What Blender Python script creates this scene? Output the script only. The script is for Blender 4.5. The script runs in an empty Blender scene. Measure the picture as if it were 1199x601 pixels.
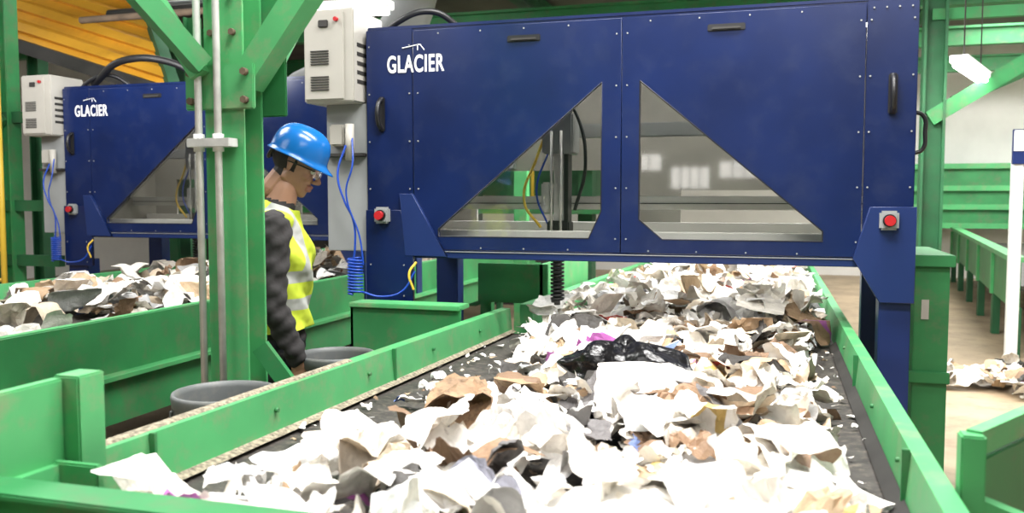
import bpy, bmesh, math, random
import numpy as np
from mathutils import Vector, Matrix, Euler
R=random.Random(7)
scene=bpy.context.scene
col=scene.collection

# ---------------------------------------------------------------- materials
def mat(name,color,rough=0.5,metal=0.0,var=0.15,scale=6.0,bump=0.0,dirt=None,dirt_amt=0.35,emit=None,spec=None):
    m=bpy.data.materials.new(name); m.use_nodes=True
    nt=m.node_tree; b=nt.nodes['Principled BSDF']
    b.inputs['Roughness'].default_value=rough; b.inputs['Metallic'].default_value=metal
    if spec is not None: b.inputs['Specular IOR Level'].default_value=spec
    tc=nt.nodes.new('ShaderNodeTexCoord')
    n=nt.nodes.new('ShaderNodeTexNoise'); n.inputs['Scale'].default_value=scale; n.inputs['Detail'].default_value=6
    nt.links.new(tc.outputs['Object'],n.inputs['Vector'])
    r=nt.nodes.new('ShaderNodeValToRGB')
    c=color
    r.color_ramp.elements[0].position=0.3; r.color_ramp.elements[1].position=0.7
    r.color_ramp.elements[0].color=(c[0]*(1-var),c[1]*(1-var),c[2]*(1-var),1)
    r.color_ramp.elements[1].color=(min(1,c[0]*(1+var)),min(1,c[1]*(1+var)),min(1,c[2]*(1+var)),1)
    nt.links.new(n.outputs['Fac'],r.inputs['Fac'])
    out=r.outputs['Color']
    if dirt:
        n2=nt.nodes.new('ShaderNodeTexNoise'); n2.inputs['Scale'].default_value=scale*2.7; n2.inputs['Detail'].default_value=10; n2.inputs['Roughness'].default_value=0.7
        nt.links.new(tc.outputs['Object'],n2.inputs['Vector'])
        r2=nt.nodes.new('ShaderNodeValToRGB'); r2.color_ramp.elements[0].position=0.5; r2.color_ramp.elements[1].position=0.72
        r2.color_ramp.elements[0].color=(0,0,0,1); r2.color_ramp.elements[1].color=(dirt_amt,)*3+(1,)
        nt.links.new(n2.outputs['Fac'],r2.inputs['Fac'])
        mx=nt.nodes.new('ShaderNodeMixRGB'); mx.inputs['Color2'].default_value=(*dirt,1)
        nt.links.new(r2.outputs['Color'],mx.inputs['Fac']); nt.links.new(out,mx.inputs['Color1'])
        out=mx.outputs['Color']
    nt.links.new(out,b.inputs['Base Color'])
    if bump:
        bp=nt.nodes.new('ShaderNodeBump'); bp.inputs['Strength'].default_value=bump; bp.inputs['Distance'].default_value=0.02
        nt.links.new(n.outputs['Fac'],bp.inputs['Height']); nt.links.new(bp.outputs['Normal'],b.inputs['Normal'])
    if emit:
        b.inputs['Emission Color'].default_value=(*color,1); b.inputs['Emission Strength'].default_value=emit
    return m

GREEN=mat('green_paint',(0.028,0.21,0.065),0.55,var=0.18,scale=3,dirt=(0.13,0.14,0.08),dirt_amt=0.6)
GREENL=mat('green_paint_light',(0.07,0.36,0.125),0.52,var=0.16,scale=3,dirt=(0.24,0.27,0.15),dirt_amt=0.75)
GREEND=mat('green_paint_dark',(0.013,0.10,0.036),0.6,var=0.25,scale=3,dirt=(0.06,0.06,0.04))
NAVY=mat('navy_paint',(0.004,0.0125,0.066),0.28,var=0.22,scale=2,dirt=(0.035,0.045,0.09),dirt_amt=0.3)
NAVY2=mat('navy_paint_gusset',(0.010,0.025,0.11),0.35,var=0.1,scale=2)
BLUE2=mat('blue_frame',(0.007,0.020,0.105),0.4,var=0.1)
BLACK=mat('black_plastic',(0.012,0.012,0.014),0.4)
DARK=mat('dark_steel',(0.03,0.028,0.026),0.6,var=0.3)
BELT=mat('rubber_belt',(0.045,0.040,0.036),0.6,var=0.4,scale=14,dirt=(0.28,0.24,0.18),dirt_amt=0.5,bump=0.2)
STEEL=mat('galvanised_steel',(0.6,0.6,0.58),0.4,metal=0.3,var=0.12,scale=20)
ALU=mat('aluminium_rail',(0.8,0.8,0.78),0.4,metal=0.0,var=0.05)
BEIGE=mat('cabinet_enamel',(0.43,0.41,0.37),0.45,var=0.05)
GREY=mat('grey_enamel',(0.28,0.29,0.29),0.45,var=0.06)
LGREY=mat('light_grey_panel',(0.28,0.27,0.24),0.5,var=0.12)
WHITE=mat('white_paint',(0.8,0.8,0.8),0.5,var=0.03)
LETTER=mat('letter_white',(0.9,0.9,0.9),0.5,var=0.01)
CANM=mat('can_grey_plastic',(0.13,0.14,0.14),0.5,var=0.1,dirt=(0.26,0.24,0.2))
RED=mat('red_button',(0.45,0.015,0.02),0.35,var=0.05)
ORANGE=mat('orange_sheet',(0.72,0.36,0.03),0.45,var=0.12,scale=1.2,dirt=(0.35,0.16,0.02),dirt_amt=0.35)
YELLOW=mat('yellow_paint',(0.75,0.5,0.05),0.45,var=0.08)
DUST=mat('paper_dust',(0.30,0.26,0.19),0.95,var=0.6,scale=70,bump=0.8)
BROWNST=mat('rusty_beam',(0.13,0.09,0.06),0.8,var=0.3,scale=8)
HOSE=mat('blue_hose',(0.01,0.06,0.4),0.3,var=0.05)
FLOORM=mat('concrete_floor',(0.38,0.29,0.19),0.6,var=0.25,scale=1.6,dirt=(0.14,0.10,0.07),dirt_amt=0.6,bump=0.05)
WALLM=mat('painted_block_wall',(0.8,0.78,0.75),0.8,var=0.06,scale=2)
CEILM=mat('roof_deck',(0.10,0.09,0.08),0.8,var=0.3,scale=1.5)
TUBE=mat('fluorescent_tube',(1.0,0.98,0.92),0.5,var=0.0,emit=16)
WINL=mat('daylight_window',(1.0,0.98,0.95),0.5,var=0.0,emit=4.5)

def glass():
    m=bpy.data.materials.new('clear_polycarbonate'); m.use_nodes=True
    nt=m.node_tree; nt.nodes.clear()
    o=nt.nodes.new('ShaderNodeOutputMaterial'); mx=nt.nodes.new('ShaderNodeMixShader')
    t=nt.nodes.new('ShaderNodeBsdfTransparent'); t.inputs['Color'].default_value=(0.90,0.90,0.88,1)
    g=nt.nodes.new('ShaderNodeBsdfGlossy'); g.inputs['Roughness'].default_value=0.04
    f=nt.nodes.new('ShaderNodeLayerWeight'); f.inputs['Blend'].default_value=.3
    p=nt.nodes.new('ShaderNodeMath'); p.operation='MULTIPLY_ADD'; p.inputs[1].default_value=.5; p.inputs[2].default_value=.06
    nt.links.new(f.outputs['Facing'],p.inputs[0])
    nt.links.new(p.outputs[0],mx.inputs[0]); nt.links.new(t.outputs[0],mx.inputs[1]); nt.links.new(g.outputs[0],mx.inputs[2])
    nt.links.new(mx.outputs[0],o.inputs[0]); return m
GLASS=glass()

# ---------------------------------------------------------------- helpers
def group(name,loc=(0,0,0),rot=0):
    e=bpy.data.objects.new(name,None); e.location=loc; e.rotation_euler=(0,0,rot); e.empty_display_size=0.1
    col.objects.link(e); return e
def link(me,name,parent,m=None,smooth=False):
    o=bpy.data.objects.new(name,me); col.objects.link(o)
    if parent: o.parent=parent
    if m: me.materials.append(m)
    if smooth:
        for p in me.polygons: p.use_smooth=True
    return o
def box(name,x0,x1,y0,y1,z0,z1,m,parent=None,bev=0.004):
    bm=bmesh.new(); bmesh.ops.create_cube(bm,size=1)
    for v in bm.verts:
        v.co=Vector(((x0+x1)/2+v.co.x*(x1-x0),(y0+y1)/2+v.co.y*(y1-y0),(z0+z1)/2+v.co.z*(z1-z0)))
    if bev>0:
        bmesh.ops.bevel(bm,geom=bm.edges[:],offset=min(bev,0.4*min(abs(x1-x0),abs(y1-y0),abs(z1-z0))),segments=2,affect='EDGES')
    me=bpy.data.meshes.new(name); bm.to_mesh(me); bm.free()
    return link(me,name,parent,m)
def beam(name,p1,p2,w,h,m,parent=None,ibeam=False):
    p1=Vector(p1);p2=Vector(p2); d=p2-p1; L=d.length
    bm=bmesh.new()
    parts=[(w,h,0,0)] if not ibeam else [(w,h*0.12,0,h*0.44),(w,h*0.12,0,-h*0.44),(w*0.12,h*0.8,0,0)]
    q=d.to_track_quat('X','Z')
    for (a,b,oy,oz) in parts:
        r=bmesh.ops.create_cube(bm,size=1)
        for v in r['verts']:
            v.co=p1+d/2+q@Vector((v.co.x*L,v.co.y*a+oy,v.co.z*b+oz))
    me=bpy.data.meshes.new(name); bm.to_mesh(me); bm.free()
    return link(me,name,parent,m)
def cyl(name,p1,p2,r1,m,parent=None,r2=None,seg=20):
    p1=Vector(p1);p2=Vector(p2); d=p2-p1
    bm=bmesh.new(); bmesh.ops.create_cone(bm,cap_ends=True,segments=seg,radius1=r1,radius2=r1 if r2 is None else r2,depth=d.length)
    M=Matrix.Translation(p1+d/2)@d.to_track_quat('Z','Y').to_matrix().to_4x4()
    bmesh.ops.transform(bm,matrix=M,verts=bm.verts)
    me=bpy.data.meshes.new(name); bm.to_mesh(me); bm.free()
    o=link(me,name,parent,m)
    for p in me.polygons: p.use_smooth=len(p.vertices)==4
    return o
def tomesh(o):
    dg=bpy.context.evaluated_depsgraph_get(); dg.update()
    me=bpy.data.meshes.new_from_object(o.evaluated_get(dg))
    return me
def tube(name,pts,r,m,parent=None):
    cu=bpy.data.curves.new(name,'CURVE'); cu.dimensions='3D'; cu.bevel_depth=r; cu.bevel_resolution=3
    s=cu.splines.new('BEZIER'); s.bezier_points.add(len(pts)-1)
    for b,p in zip(s.bezier_points,pts):
        b.co=p; b.handle_left_type=b.handle_right_type='AUTO'
    o=bpy.data.objects.new(name+'_c',cu); col.objects.link(o)
    me=tomesh(o); bpy.data.objects.remove(o)
    me.materials.clear()
    return link(me,name,parent,m,True)
def polytube(name,pts,r,m,parent=None):
    cu=bpy.data.curves.new(name,'CURVE'); cu.dimensions='3D'; cu.bevel_depth=r; cu.bevel_resolution=2
    s=cu.splines.new('POLY'); s.points.add(len(pts)-1)
    for b,p in zip(s.points,pts): b.co=(*p,1)
    o=bpy.data.objects.new(name+'_c',cu); col.objects.link(o)
    me=tomesh(o); bpy.data.objects.remove(o); me.materials.clear()
    return link(me,name,parent,m,True)
def plate(name,polys,y,t,m,parent=None,bev=0.002):
    """polys in XZ, first = outline, others holes; facing -Y"""
    cu=bpy.data.curves.new(name,'CURVE'); cu.dimensions='2D'; cu.fill_mode='BOTH'; cu.extrude=t/2; cu.bevel_depth=bev
    for pl in polys:
        s=cu.splines.new('POLY'); s.points.add(len(pl)-1); s.use_cyclic_u=True
        for b,p in zip(s.points,pl): b.co=(p[0],p[1],0,1)
    o=bpy.data.objects.new(name+'_c',cu); col.objects.link(o)
    me=tomesh(o); bpy.data.objects.remove(o); me.materials.clear()
    me.transform(Matrix.Translation((0,y,0))@Matrix.Rotation(math.radians(90),4,'X'))
    return link(me,name,parent,m)
def prism(name,pts,y0,y1,slope,m,parent=None,closed=True):
    bm=bmesh.new()
    a=[bm.verts.new((x,y0,z+slope*y0)) for x,z in pts]; b=[bm.verts.new((x,y1,z+slope*y1)) for x,z in pts]
    n=len(pts)
    for i in range(n if closed else n-1):
        j=(i+1)%n; bm.faces.new((a[i],a[j],b[j],b[i]))
    if closed: bm.faces.new(a[::-1]); bm.faces.new(b)
    bmesh.ops.recalc_face_normals(bm,faces=bm.faces)
    me=bpy.data.meshes.new(name); bm.to_mesh(me); bm.free()
    return link(me,name,parent,m)

# ---------------------------------------------------------------- room
def room():
    box('floor',-14,8,-8,19,-0.1,0,FLOORM,bev=0)
    box('ceiling',-14,8,-8,19,4.5,4.6,CEILM,bev=0)
    box('wall_back',-14,8,19,19.15,0,4.5,WALLM,bev=0)
    box('wall_left',-14.15,-14,-8,19,0,4.5,WALLM,bev=0)
    box('wall_right',8,8.15,-8,19,0,4.5,WALLM,bev=0)
    box('wall_rear',-14,8,-8.15,-8,0,4.5,GREEND,bev=0)
    for i,(x0,x1,z0,z1) in enumerate([(-2.0,-1.3,1.75,2.15),(-1.1,-0.2,1.95,2.25),(-3.1,-2.2,2.1,2.4)]):
        w=group('window_%d'%(i+1))
        box('pane',x0,x1,-7.99,-7.97,z0,z1,WINL,w,bev=0)
        box('frame_top',x0-.04,x1+.04,-8,-7.94,z1,z1+.05,DARK,w); box('frame_bottom',x0-.04,x1+.04,-8,-7.94,z0-.05,z0,DARK,w)
        for k in range(1,4): box('mullion_%d'%k,x0+(x1-x0)*k/4-.015,x0+(x1-x0)*k/4+.015,-7.97,-7.94,z0,z1,DARK,w)
room()

# roof structure
rs=group('roof_steelwork')
for y in (5.9,8.5,11.5,14.5,17.5):
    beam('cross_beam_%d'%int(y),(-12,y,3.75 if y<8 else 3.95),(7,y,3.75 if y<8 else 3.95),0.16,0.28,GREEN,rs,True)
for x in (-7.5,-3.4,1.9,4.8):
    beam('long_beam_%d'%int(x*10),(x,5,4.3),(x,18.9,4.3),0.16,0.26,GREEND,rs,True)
beam('diag_1',(1.3,9,2.3),(3.6,9,3.75),0.14,0.14,GREEN,rs)
beam('diag_2',(2.0,12,2.75),(4.6,12,3.9),0.14,0.14,GREEN,rs)
beam('diag_3',(2.2,7.5,3.1),(1.3,9.0,3.9),0.1,0.1,GREEND,rs)
beam('tie_low',(1.3,9.0,3.25),(4.5,9.0,3.25),0.08,0.1,GREEN,rs)
beam('post_1',(1.33,9,0),(1.33,9,4.4),0.16,0.2,GREEND,rs,True)
for i in range(7):
    tube('pipe_%d'%i,[(-6,6.5+i*.35,3.15+0.12*i),(-1,6.6+i*.35,3.2+0.1*i),(2.6,6.5+i*.4,3.2+.12*i)],0.03+0.012*(i%3),[BROWNST,DARK,GREY][i%3],rs)

def tubelight(x,y,z,L,rot=0):
    g=group('fluorescent_light',(x,y,z),rot)
    box('housing',-L/2,L/2,-.07,.07,0.03,.09,WHITE,g)
    cyl('tube_1',(-L/2+.03,-.03,0.01),(L/2-.03,-.03,0.01),.02,TUBE,g); cyl('tube_2',(-L/2+.03,.03,0.01),(L/2-.03,.03,0.01),.02,TUBE,g)
    cyl('hanger_1',(-L/3,0,.09),(-L/3,0,4.5-z),.006,DARK,g); cyl('hanger_2',(L/3,0,.09),(L/3,0,4.5-z),.006,DARK,g)
tubelight(1.55,8.45,2.62,1.3,math.radians(71)); tubelight(-3.15,5.85,2.90,0.9,math.radians(5)); tubelight(4.6,16.5,3.6,1.4,math.radians(60))
tubelight(-9,9,3.6,1.4,0)

def area(name,loc,sx,sy,p,c=(1,0.985,0.96),rot=(0,0,0)):
    l=bpy.data.lights.new(name,'AREA'); l.shape='RECTANGLE'; l.size=sx; l.size_y=sy; l.energy=p; l.color=c
    o=bpy.data.objects.new(name,l); o.location=loc; o.rotation_euler=rot; col.objects.link(o)
area('ceiling_lamp',(-0.2,2.0,4.3),2.2,0.7,190)
area('ceiling_lamp.001',(-0.3,3.7,4.35),2.4,0.6,160)
area('ceiling_lamp.002',(-0.4,7.4,3.5),2.6,1.4,340)
area('ceiling_lamp.003',(-4.3,3.3,4.35),1.8,1.8,145)
area('ceiling_lamp.004',(-5,8.6,4.35),3,2,90)
area('ceiling_lamp.005',(3.2,8.0,4.35),3,3,280)
area('ceiling_lamp.006',(4.6,14,4.3),4,4,680)
area('front_fill_left',(-4,-1.5,4.3),3,3,115)  # unseen fill light behind the camera, added to lift the front surfaces
area('front_fill_right',(1.5,-2.0,4.3),3,3,135)  # second added fill light behind the camera, not a real fixture
area('ceiling_lamp.009',(-9,5,4.3),3,3,100)
area('ceiling_lamp.010',(-4,14.5,4.3),5,3,130)

# ---------------------------------------------------------------- main conveyor
S=-0.0175
def conveyor(name,xl,xr,y0,y1,slope,ztop,drop,bz):
    g=group(name)
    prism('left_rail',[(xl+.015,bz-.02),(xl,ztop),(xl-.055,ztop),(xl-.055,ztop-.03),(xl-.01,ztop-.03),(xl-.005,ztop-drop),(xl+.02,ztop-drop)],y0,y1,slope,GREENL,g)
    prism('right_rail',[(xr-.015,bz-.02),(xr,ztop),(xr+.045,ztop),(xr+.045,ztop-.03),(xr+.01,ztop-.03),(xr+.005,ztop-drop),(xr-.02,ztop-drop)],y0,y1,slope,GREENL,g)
    prism('belt',[(xl+.015,bz),(xl+.2,bz-.012),(xr-.2,bz-.012),(xr-.015,bz),(xr-.015,bz-.03),(xl+.015,bz-.03)],y0,y1,slope,BELT,g)
    prism('left_skirt',[(xl+.04,bz+.012),(xl+.010,bz+.022),(xl+.010,bz+.0)],y0,y1,slope,DUST,g)
    prism('right_skirt',[(xr-.045,bz+.008),(xr-.012,bz+.035),(xr-.012,bz+.0)],y0,y1,slope,DARK,g)
    yy=y0+0.5
    while yy<y1:
        zb=bz+slope*yy
        for x in (xl,xr):
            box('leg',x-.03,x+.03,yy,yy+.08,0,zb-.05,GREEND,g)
        box('cross_tie',xl,xr,yy+.01,yy+.07,zb-.3,zb-.22,GREEND,g)
        cyl('idler',(xl+.03,yy+.3,zb-.09),(xr-.03,yy+.3,zb-.09),.045,DARK,g)
        yy+=1.6
    return g
c1=conveyor('conveyor_belt',-1.48,0.30,1.38,4.82,S,1.02,.36,.875)
g=c1
prism('left_rail_far',[(-1.40,.87),(-1.42,1.02),(-1.49,1.02),(-1.49,.7),(-1.42,.7)],5.05,12,S,GREENL,g)
prism('right_rail_far',[(.285,.87),(.30,1.02),(.345,1.02),(.345,.7),(.30,.7)],4.82,12,S,GREENL,g)
prism('belt_far',[(-1.40,.875),(.285,.875),(.285,.84),(-1.40,.84)],4.82,12,S,BELT,g)
for yy in (6,8.5,11): 
    box('leg_far_a',-1.48,-1.42,yy,yy+.08,0,.7,GREEND,g); box('leg_far_b',.30,.36,yy,yy+.08,0,.7,GREEND,g)
for yy in (1.78,3.2):
    z=1.02+S*yy
    box('joint_plate',-1.478,-1.462,yy,yy+.012,z-.125,z+.003,GREEN,g,bev=.001)
    box('joint_plate',.28,.298,yy+.4,yy+.412,z-.13,z,GREEN,g,bev=.001)
for i in range(5):
    yy=1.7+i*.64; z=.96+S*yy
    cyl('bolt',(-1.475,yy,z),(-1.462,yy,z),.007,GREEN,g,seg=6); cyl('bolt',(.285,yy,z),(.302,yy,z),.007,GREEN,g,seg=6)
prism('rail_dust',[(-1.497,1.0205),(-1.505,1.026),(-1.525,1.027),(-1.534,1.0205)],1.64,2.9,S,DUST,g)
box('guard_plate',-1.53,-1.50,0.75,1.54,.86,1.175,GREENL,g)
box('guard_post',-1.53,-1.46,1.54,1.62,.85,1.18,GREENL,g)
box('guard_flange',-1.50,-1.38,1.50,1.52,.90,1.0,GREENL,g)
box('end_crossing_rail',-1.60,.34,1.33,1.37,.55,1.0,GREEN,g)
box('end_crossing_flange',-1.60,.34,1.28,1.37,.995,1.01,GREEN,g)
box('side_post',.352,.398,1.90,1.95,.5,1.10,GREENL,g)
beam('side_brace',(.38,1.93,1.08),(.95,2.85,1.08),.03,.05,GREENL,g)
beam('side_panel',(.38,1.93,.83),(.95,2.85,.83),.02,.42,GREEN,g)
box('side_post_b',.92,.98,2.83,2.89,.0,1.105,GREENL,g)
beam('side_brace_low',(.38,1.93,.95),(1.05,1.93,.70),.05,.05,GREENL,g)
box('side_sheet',.40,1.1,1.93,1.945,.3,.90,GREEN,g)

g=group('cross_chute')
box('front',-2.17,-1.55,4.18,4.20,.62,1.01,GREEN,g); box('top',-2.17,-1.55,4.16,4.32,.995,1.02,GREENL,g); box('end_left',-2.17,-2.15,4.18,4.32,.4,1.01,GREEN,g)
box('leg_a',-2.16,-2.10,4.20,4.26,0,.63,GREEND,g); box('leg_b',-1.63,-1.57,4.20,4.26,0,.63,GREEND,g)
g=group('feed_frame')
box('upper_front',-2.0,-1.5,5.75,5.78,.85,1.12,GREEN,g); box('upper_side',-1.56,-1.53,5.75,7.2,.85,1.12,GREENL,g)
beam('upper_brace',(-2.6,6.3,1.15),(-1.6,6.3,1.15),.08,.08,GREENL,g)
box('upper_leg',-2.0,-1.92,5.8,5.88,0,.86,GREEN,g)
beam('far_tie',(-2.6,7.6,1.25),(-1.5,7.6,1.25),.1,.12,GREENL,g); box('far_leg',-2.3,-2.18,7.6,7.7,0,1.9,GREENL,g)

# ---------------------------------------------------------------- second conveyor
c2=conveyor('conveyor_belt',-4.98,-3.12,1.2,11,0,.99,.25,.87)
g=c2
prism('lower_apron',[(-3.05,.72),(-3.02,.72),(-3.0,.50),(-3.05,.50)],1.2,11,0,GREEN,g)
prism('lower_lip',[(-3.06,.735),(-2.96,.735),(-2.96,.715),(-3.06,.715)],1.2,11,0,GREENL,g)
prism('outer_face',[(-3.05,.99),(-3.035,.99),(-3.035,.735),(-3.05,.735)],1.2,11,0,GREEN,g)
for yy in (2.2,2.9,3.1,4.6,4.8):
    cyl('bolt',(-3.04,yy,.62),(-2.995,yy,.62),.02,BEIGE,g,seg=8)
w=group('walkway_frame')
beam('beam_a',(-2.8,.5,.42),(-2.8,6.5,.42),.1,.12,BROWNST,w,True)
beam('beam_b',(-2.52,.5,.22),(-2.52,6.5,.22),.1,.12,BROWNST,w,True)
for i in range(6): beam('tie_%d'%i,(-2.9,1.2+i,.35),(-2.46,1.2+i,.35),.06,.06,DARK,w)

# ---------------------------------------------------------------- sorting robot machine
def sorter(loc):
    g=group('sorting_robot_cabinet',loc)
    XL,XR,ZB,ZT=-2.21,.595,1.27,2.49
    lw=[(-1.785,1.40),(-.885,2.16),(-.885,1.50),(-.95,1.36),(-1.785,1.36)]
    rw=[(-.69,2.16),(.196,1.41),(.196,1.36),(-.57,1.36),(-.69,1.46)]
    plate('door_1',[[(-1.925,1.29),(-.787,1.29),(-.787,2.475),(-1.925,2.475)],lw],-.012,.02,NAVY,g)
    plate('door_2',[[(-.779,1.29),(.365,1.29),(.365,2.475),(-.779,2.475)],rw],-.012,.02,NAVY,g)
    box('side_panel_left',XL,-1.932,-.02,.0,ZB,ZT,NAVY,g); box('side_panel_right',.372,XR,-.02,0,ZB,ZT,NAVY,g)
    box('top_rail',XL,XR,0,.05,2.40,ZT,NAVY,g); box('bottom_rail',XL,XR,-.02,.06,ZB-.03,1.286,NAVY2,g)
    box('bottom_highlight_strip',-1.93,.36,-.026,-.02,1.276,1.280,GREY,g,bev=0)
    box('mid_post',-.83,-.74,0.0,.04,1.28,2.45,NAVY,g)
    box('roof',XL,XR,0,1.1,ZT,ZT+.02,NAVY,g)
    box('left_wall',XL,XL+.02,0,1.1,ZB,ZT,NAVY,g); box('right_wall',XR-.02,XR,0,1.1,ZB,ZT,NAVY,g)
    box('left_wall_lining',XL+.02,XL+.03,.02,1.08,ZB,ZT-.05,LGREY,g,bev=0); box('right_wall_lining',XR-.03,XR-.02,.02,1.08,ZB,ZT-.05,LGREY,g,bev=0)
    plate('back_panel',[[(XL,1.27),(XR,1.27),(XR,2.49),(XL,2.49)],[(-1.95,1.35),(-1.0,1.35),(-1.0,1.75),(-1.95,1.75)],[(-.6,1.35),(.35,1.35),(.35,1.62),(-.6,1.62)]],1.1,.02,LGREY,g)
    for xx in (-1.7,-.95,-.25): box('back_stiffener',xx-.03,xx+.03,1.05,1.09,1.76,2.45,GREY,g)
    for i,p in enumerate((lw,rw)):
        cx=sum(a for a,b in p)/5; cz=sum(b for a,b in p)/5
        plate('window_pane_%d'%(i+1),[[(a+(a-cx)*.02,b+(b-cz)*.02) for a,b in p]],.004,.004,GLASS,g,bev=0)
        polytube('gasket_%d'%(i+1),[(a,-.022,b) for a,b in p]+[(p[0][0],-.022,p[0][1])],.004,BLACK,g)
    box('interior_rail_low',-2.15,.55,.15,.22,1.30,1.39,ALU,g); box('interior_rail_low_groove',-2.15,.55,.144,.15,1.34,1.347,DARK,g,bev=0)
    box('interior_rail_mid',-2.15,.55,.72,.80,1.50,1.58,ALU,g); box('interior_rail_mid_groove',-2.15,.55,.714,.72,1.535,1.54,DARK,g,bev=0)
    box('interior_rail_high',-2.15,.55,.55,.63,1.92,2.0,GREY,g); box('interior_rail_low2',-2.15,.55,.9,.98,1.33,1.42,WHITE,g)
    box('led_strip',-2.0,.4,.35,.40,2.44,2.46,TUBE,g,bev=0)
    x=-1.22
    box('carriage',x-.09,x+.09,.38,.56,1.82,2.05,GREY,g,bev=.01); box('z_axis',x-.03,x+.03,.42,.48,1.3,2.3,STEEL,g)
    box('z_axis_side',x+.035,x+.06,.40,.50,1.42,2.2,BLACK,g); box('motor',x-.1,x-.04,.40,.50,1.48,1.66,STEEL,g,bev=.01)
    box('valve_block',x-.06,x+.07,.38,.5,1.34,1.44,BLACK,g,bev=.008)
    for k in (-.03,.025): cyl('rod',(x+k,.37,1.3),(x+k,.37,1.95),.008,STEEL,g)
    tube('air_line',[(x+.1,.4,1.5),(x+.16,.4,1.75),(x+.1,.42,2.05),(x-.05,.42,2.25)],.01,BLACK,g)
    tube('air_line_b',[(x-.1,.4,1.4),(x-.2,.4,1.55),(x-.13,.42,1.8),(x-.05,.42,2.0)],.008,YELLOW,g)
    tube('air_line_c',[(x-.05,.4,1.4),(x-.12,.38,1.6),(x-.05,.4,1.85)],.006,HOSE,g)
    cyl('gripper_shaft',(x,.4,1.0),(x,.4,1.34),.026,BLACK,g)
    for k in range(15):
        cyl('bellow_%d'%k,(x,.4,.985+k*.022),(x,.4,.998+k*.022),.040,BLACK,g,seg=18)
    cyl('suction_cup',(x,.4,.96),(x,.4,.99),.05,DARK,g,r2=.03)
    plate('gusset_right',[[(.405,1.525),(.602,1.525),(.602,1.08),(.455,1.08),(.335,1.285)]],-.036,.025,NAVY2,g,bev=.003)
    box('leg_right',.455,.595,-.02,.12,0,1.27,BLUE2,g); box('foot_right',.42,.63,-.05,.15,0,.03,BLUE2,g)
    box('leg_right_back',.46,.595,.98,1.1,0,1.27,BLUE2,g)
    plate('gusset_left',[[(-2.0,1.59),(-1.93,1.59),(-1.735,1.255),(-1.97,1.255)]],-.036,.02,NAVY2,g,bev=.003)
    plate('gusset_left_b',[[(-2.205,1.5),(-2.0,1.5),(-1.93,1.27),(-1.93,1.0),(-2.205,1.0)]],-.034,.02,NAVY,g,bev=.003)
    box('leg_left',-2.2,-2.0,-.02,.12,0,1.05,BLUE2,g); box('leg_left_back',-2.2,-2.05,.98,1.1,0,1.27,BLUE2,g)
    for ex,ez in ((-2.10,1.475),(.485,1.465)):
        box('estop_box',ex-.042,ex+.042,-.085,-.04,ez-.045,ez+.045,GREY,g,bev=.01)
        cyl('estop_collar',(ex,-.085,ez),(ex,-.095,ez),.03,BLACK,g); cyl('estop_button',(ex,-.095,ez),(ex,-.12,ez),.024,RED,g)
    for hx,hz in ((-2.115,2.03),(.49,2.055)):
        box('handle_base',hx-.02,hx+.02,-.035,-.02,hz-.095,hz+.095,BLACK,g,bev=.008)
        tube('handle_grip',[(hx,-.03,hz-.085),(hx,-.07,hz-.05),(hx,-.07,hz+.05),(hx,-.03,hz+.085)],.013,BLACK,g)
    for lx in (-1.30,-.27):
        box('latch_recess',lx-.09,lx+.09,-.03,-.02,2.385,2.42,BLACK,g,bev=.01); box('latch_paddle',lx-.07,lx+.07,-.038,-.028,2.39,2.405,DARK,g)
    tube('side_handle',[(.595,.1,1.98),(.64,.1,1.96),(.65,.1,1.88),(.64,.1,1.80),(.595,.1,1.78)],.010,BLACK,g)
    rv=[]
    for xx in (-2.19,-1.95,-1.90,-.81,-.755,.345,.39,.575):
        for k in range(5): rv.append((xx,1.36+k*.26))
    for k in range(1,9,2): rv+= [(-1.9+k*.12,2.455),(-.76+k*.12,2.455),(-1.9+k*.12,1.30),(-.76+k*.12,1.30)]
    for k in range(4): rv.append((.40+k*.055,2.455))
    for k in range(2): rv+= [(.42+k*.14,1.2),(.47+k*.1,1.12),(-2.18+k*.2,1.03),(-2.18+k*.2,1.2)]
    bm=bmesh.new()
    for a,b in rv:
        M=Matrix.Translation((a,-.024 if b>1.25 else -.048,b))@Matrix.Rotation(math.pi/2,4,'X')
        bmesh.ops.create_cone(bm,cap_ends=True,segments=8,radius1=.0045,radius2=.0045,depth=.005,matrix=M)
    me=bpy.data.meshes.new('rivets'); bm.to_mesh(me); bm.free(); link(me,'rivets',g,GREY)
    cu=bpy.data.curves.new('lettering','FONT'); cu.body='GLACIER'; cu.size=.12; cu.offset=.0026; cu.extrude=.001; cu.align_x='LEFT'; cu.space_character=1.10
    o=bpy.data.objects.new('t',cu); col.objects.link(o); me=tomesh(o); bpy.data.objects.remove(o)
    xs=[v.co.x for v in me.vertices]; ys=[v.co.y for v in me.vertices]
    sx=.335/(max(xs)-min(xs)); sy=.095/(max(ys)-min(ys))
    for v in me.vertices: v.co=Vector((-2.08+(v.co.x-min(xs))*sx,-.0235-v.co.z,2.252+(v.co.y-min(ys))*sy))
    me.materials.clear(); link(me,'lettering',g,LETTER)
    polytube('logo_mark',[(-1.99,-.023,2.385),(-1.90,-.023,2.40),(-1.885,-.023,2.40),(-1.86,-.023,2.37)],.003,LETTER,g)
    polytube('logo_mark_b',[(-1.90,-.023,2.40),(-1.90,-.023,2.37)],.003,LETTER,g)
    box('control_box',-2.54,-2.235,-.12,.25,2.095,2.60,BEIGE,g,bev=.008)
    box('control_box_door',-2.53,-2.29,-.13,-.12,2.11,2.585,BEIGE,g,bev=.004)
    for (lx0,lz0) in ((-2.49,2.16),(-2.49,2.30)):
        for k in range(6): box('louvre',lx0,lx0+.11,-.136,-.129,lz0+k*.014,lz0+k*.014+.006,DARK,g,bev=0)
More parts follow.
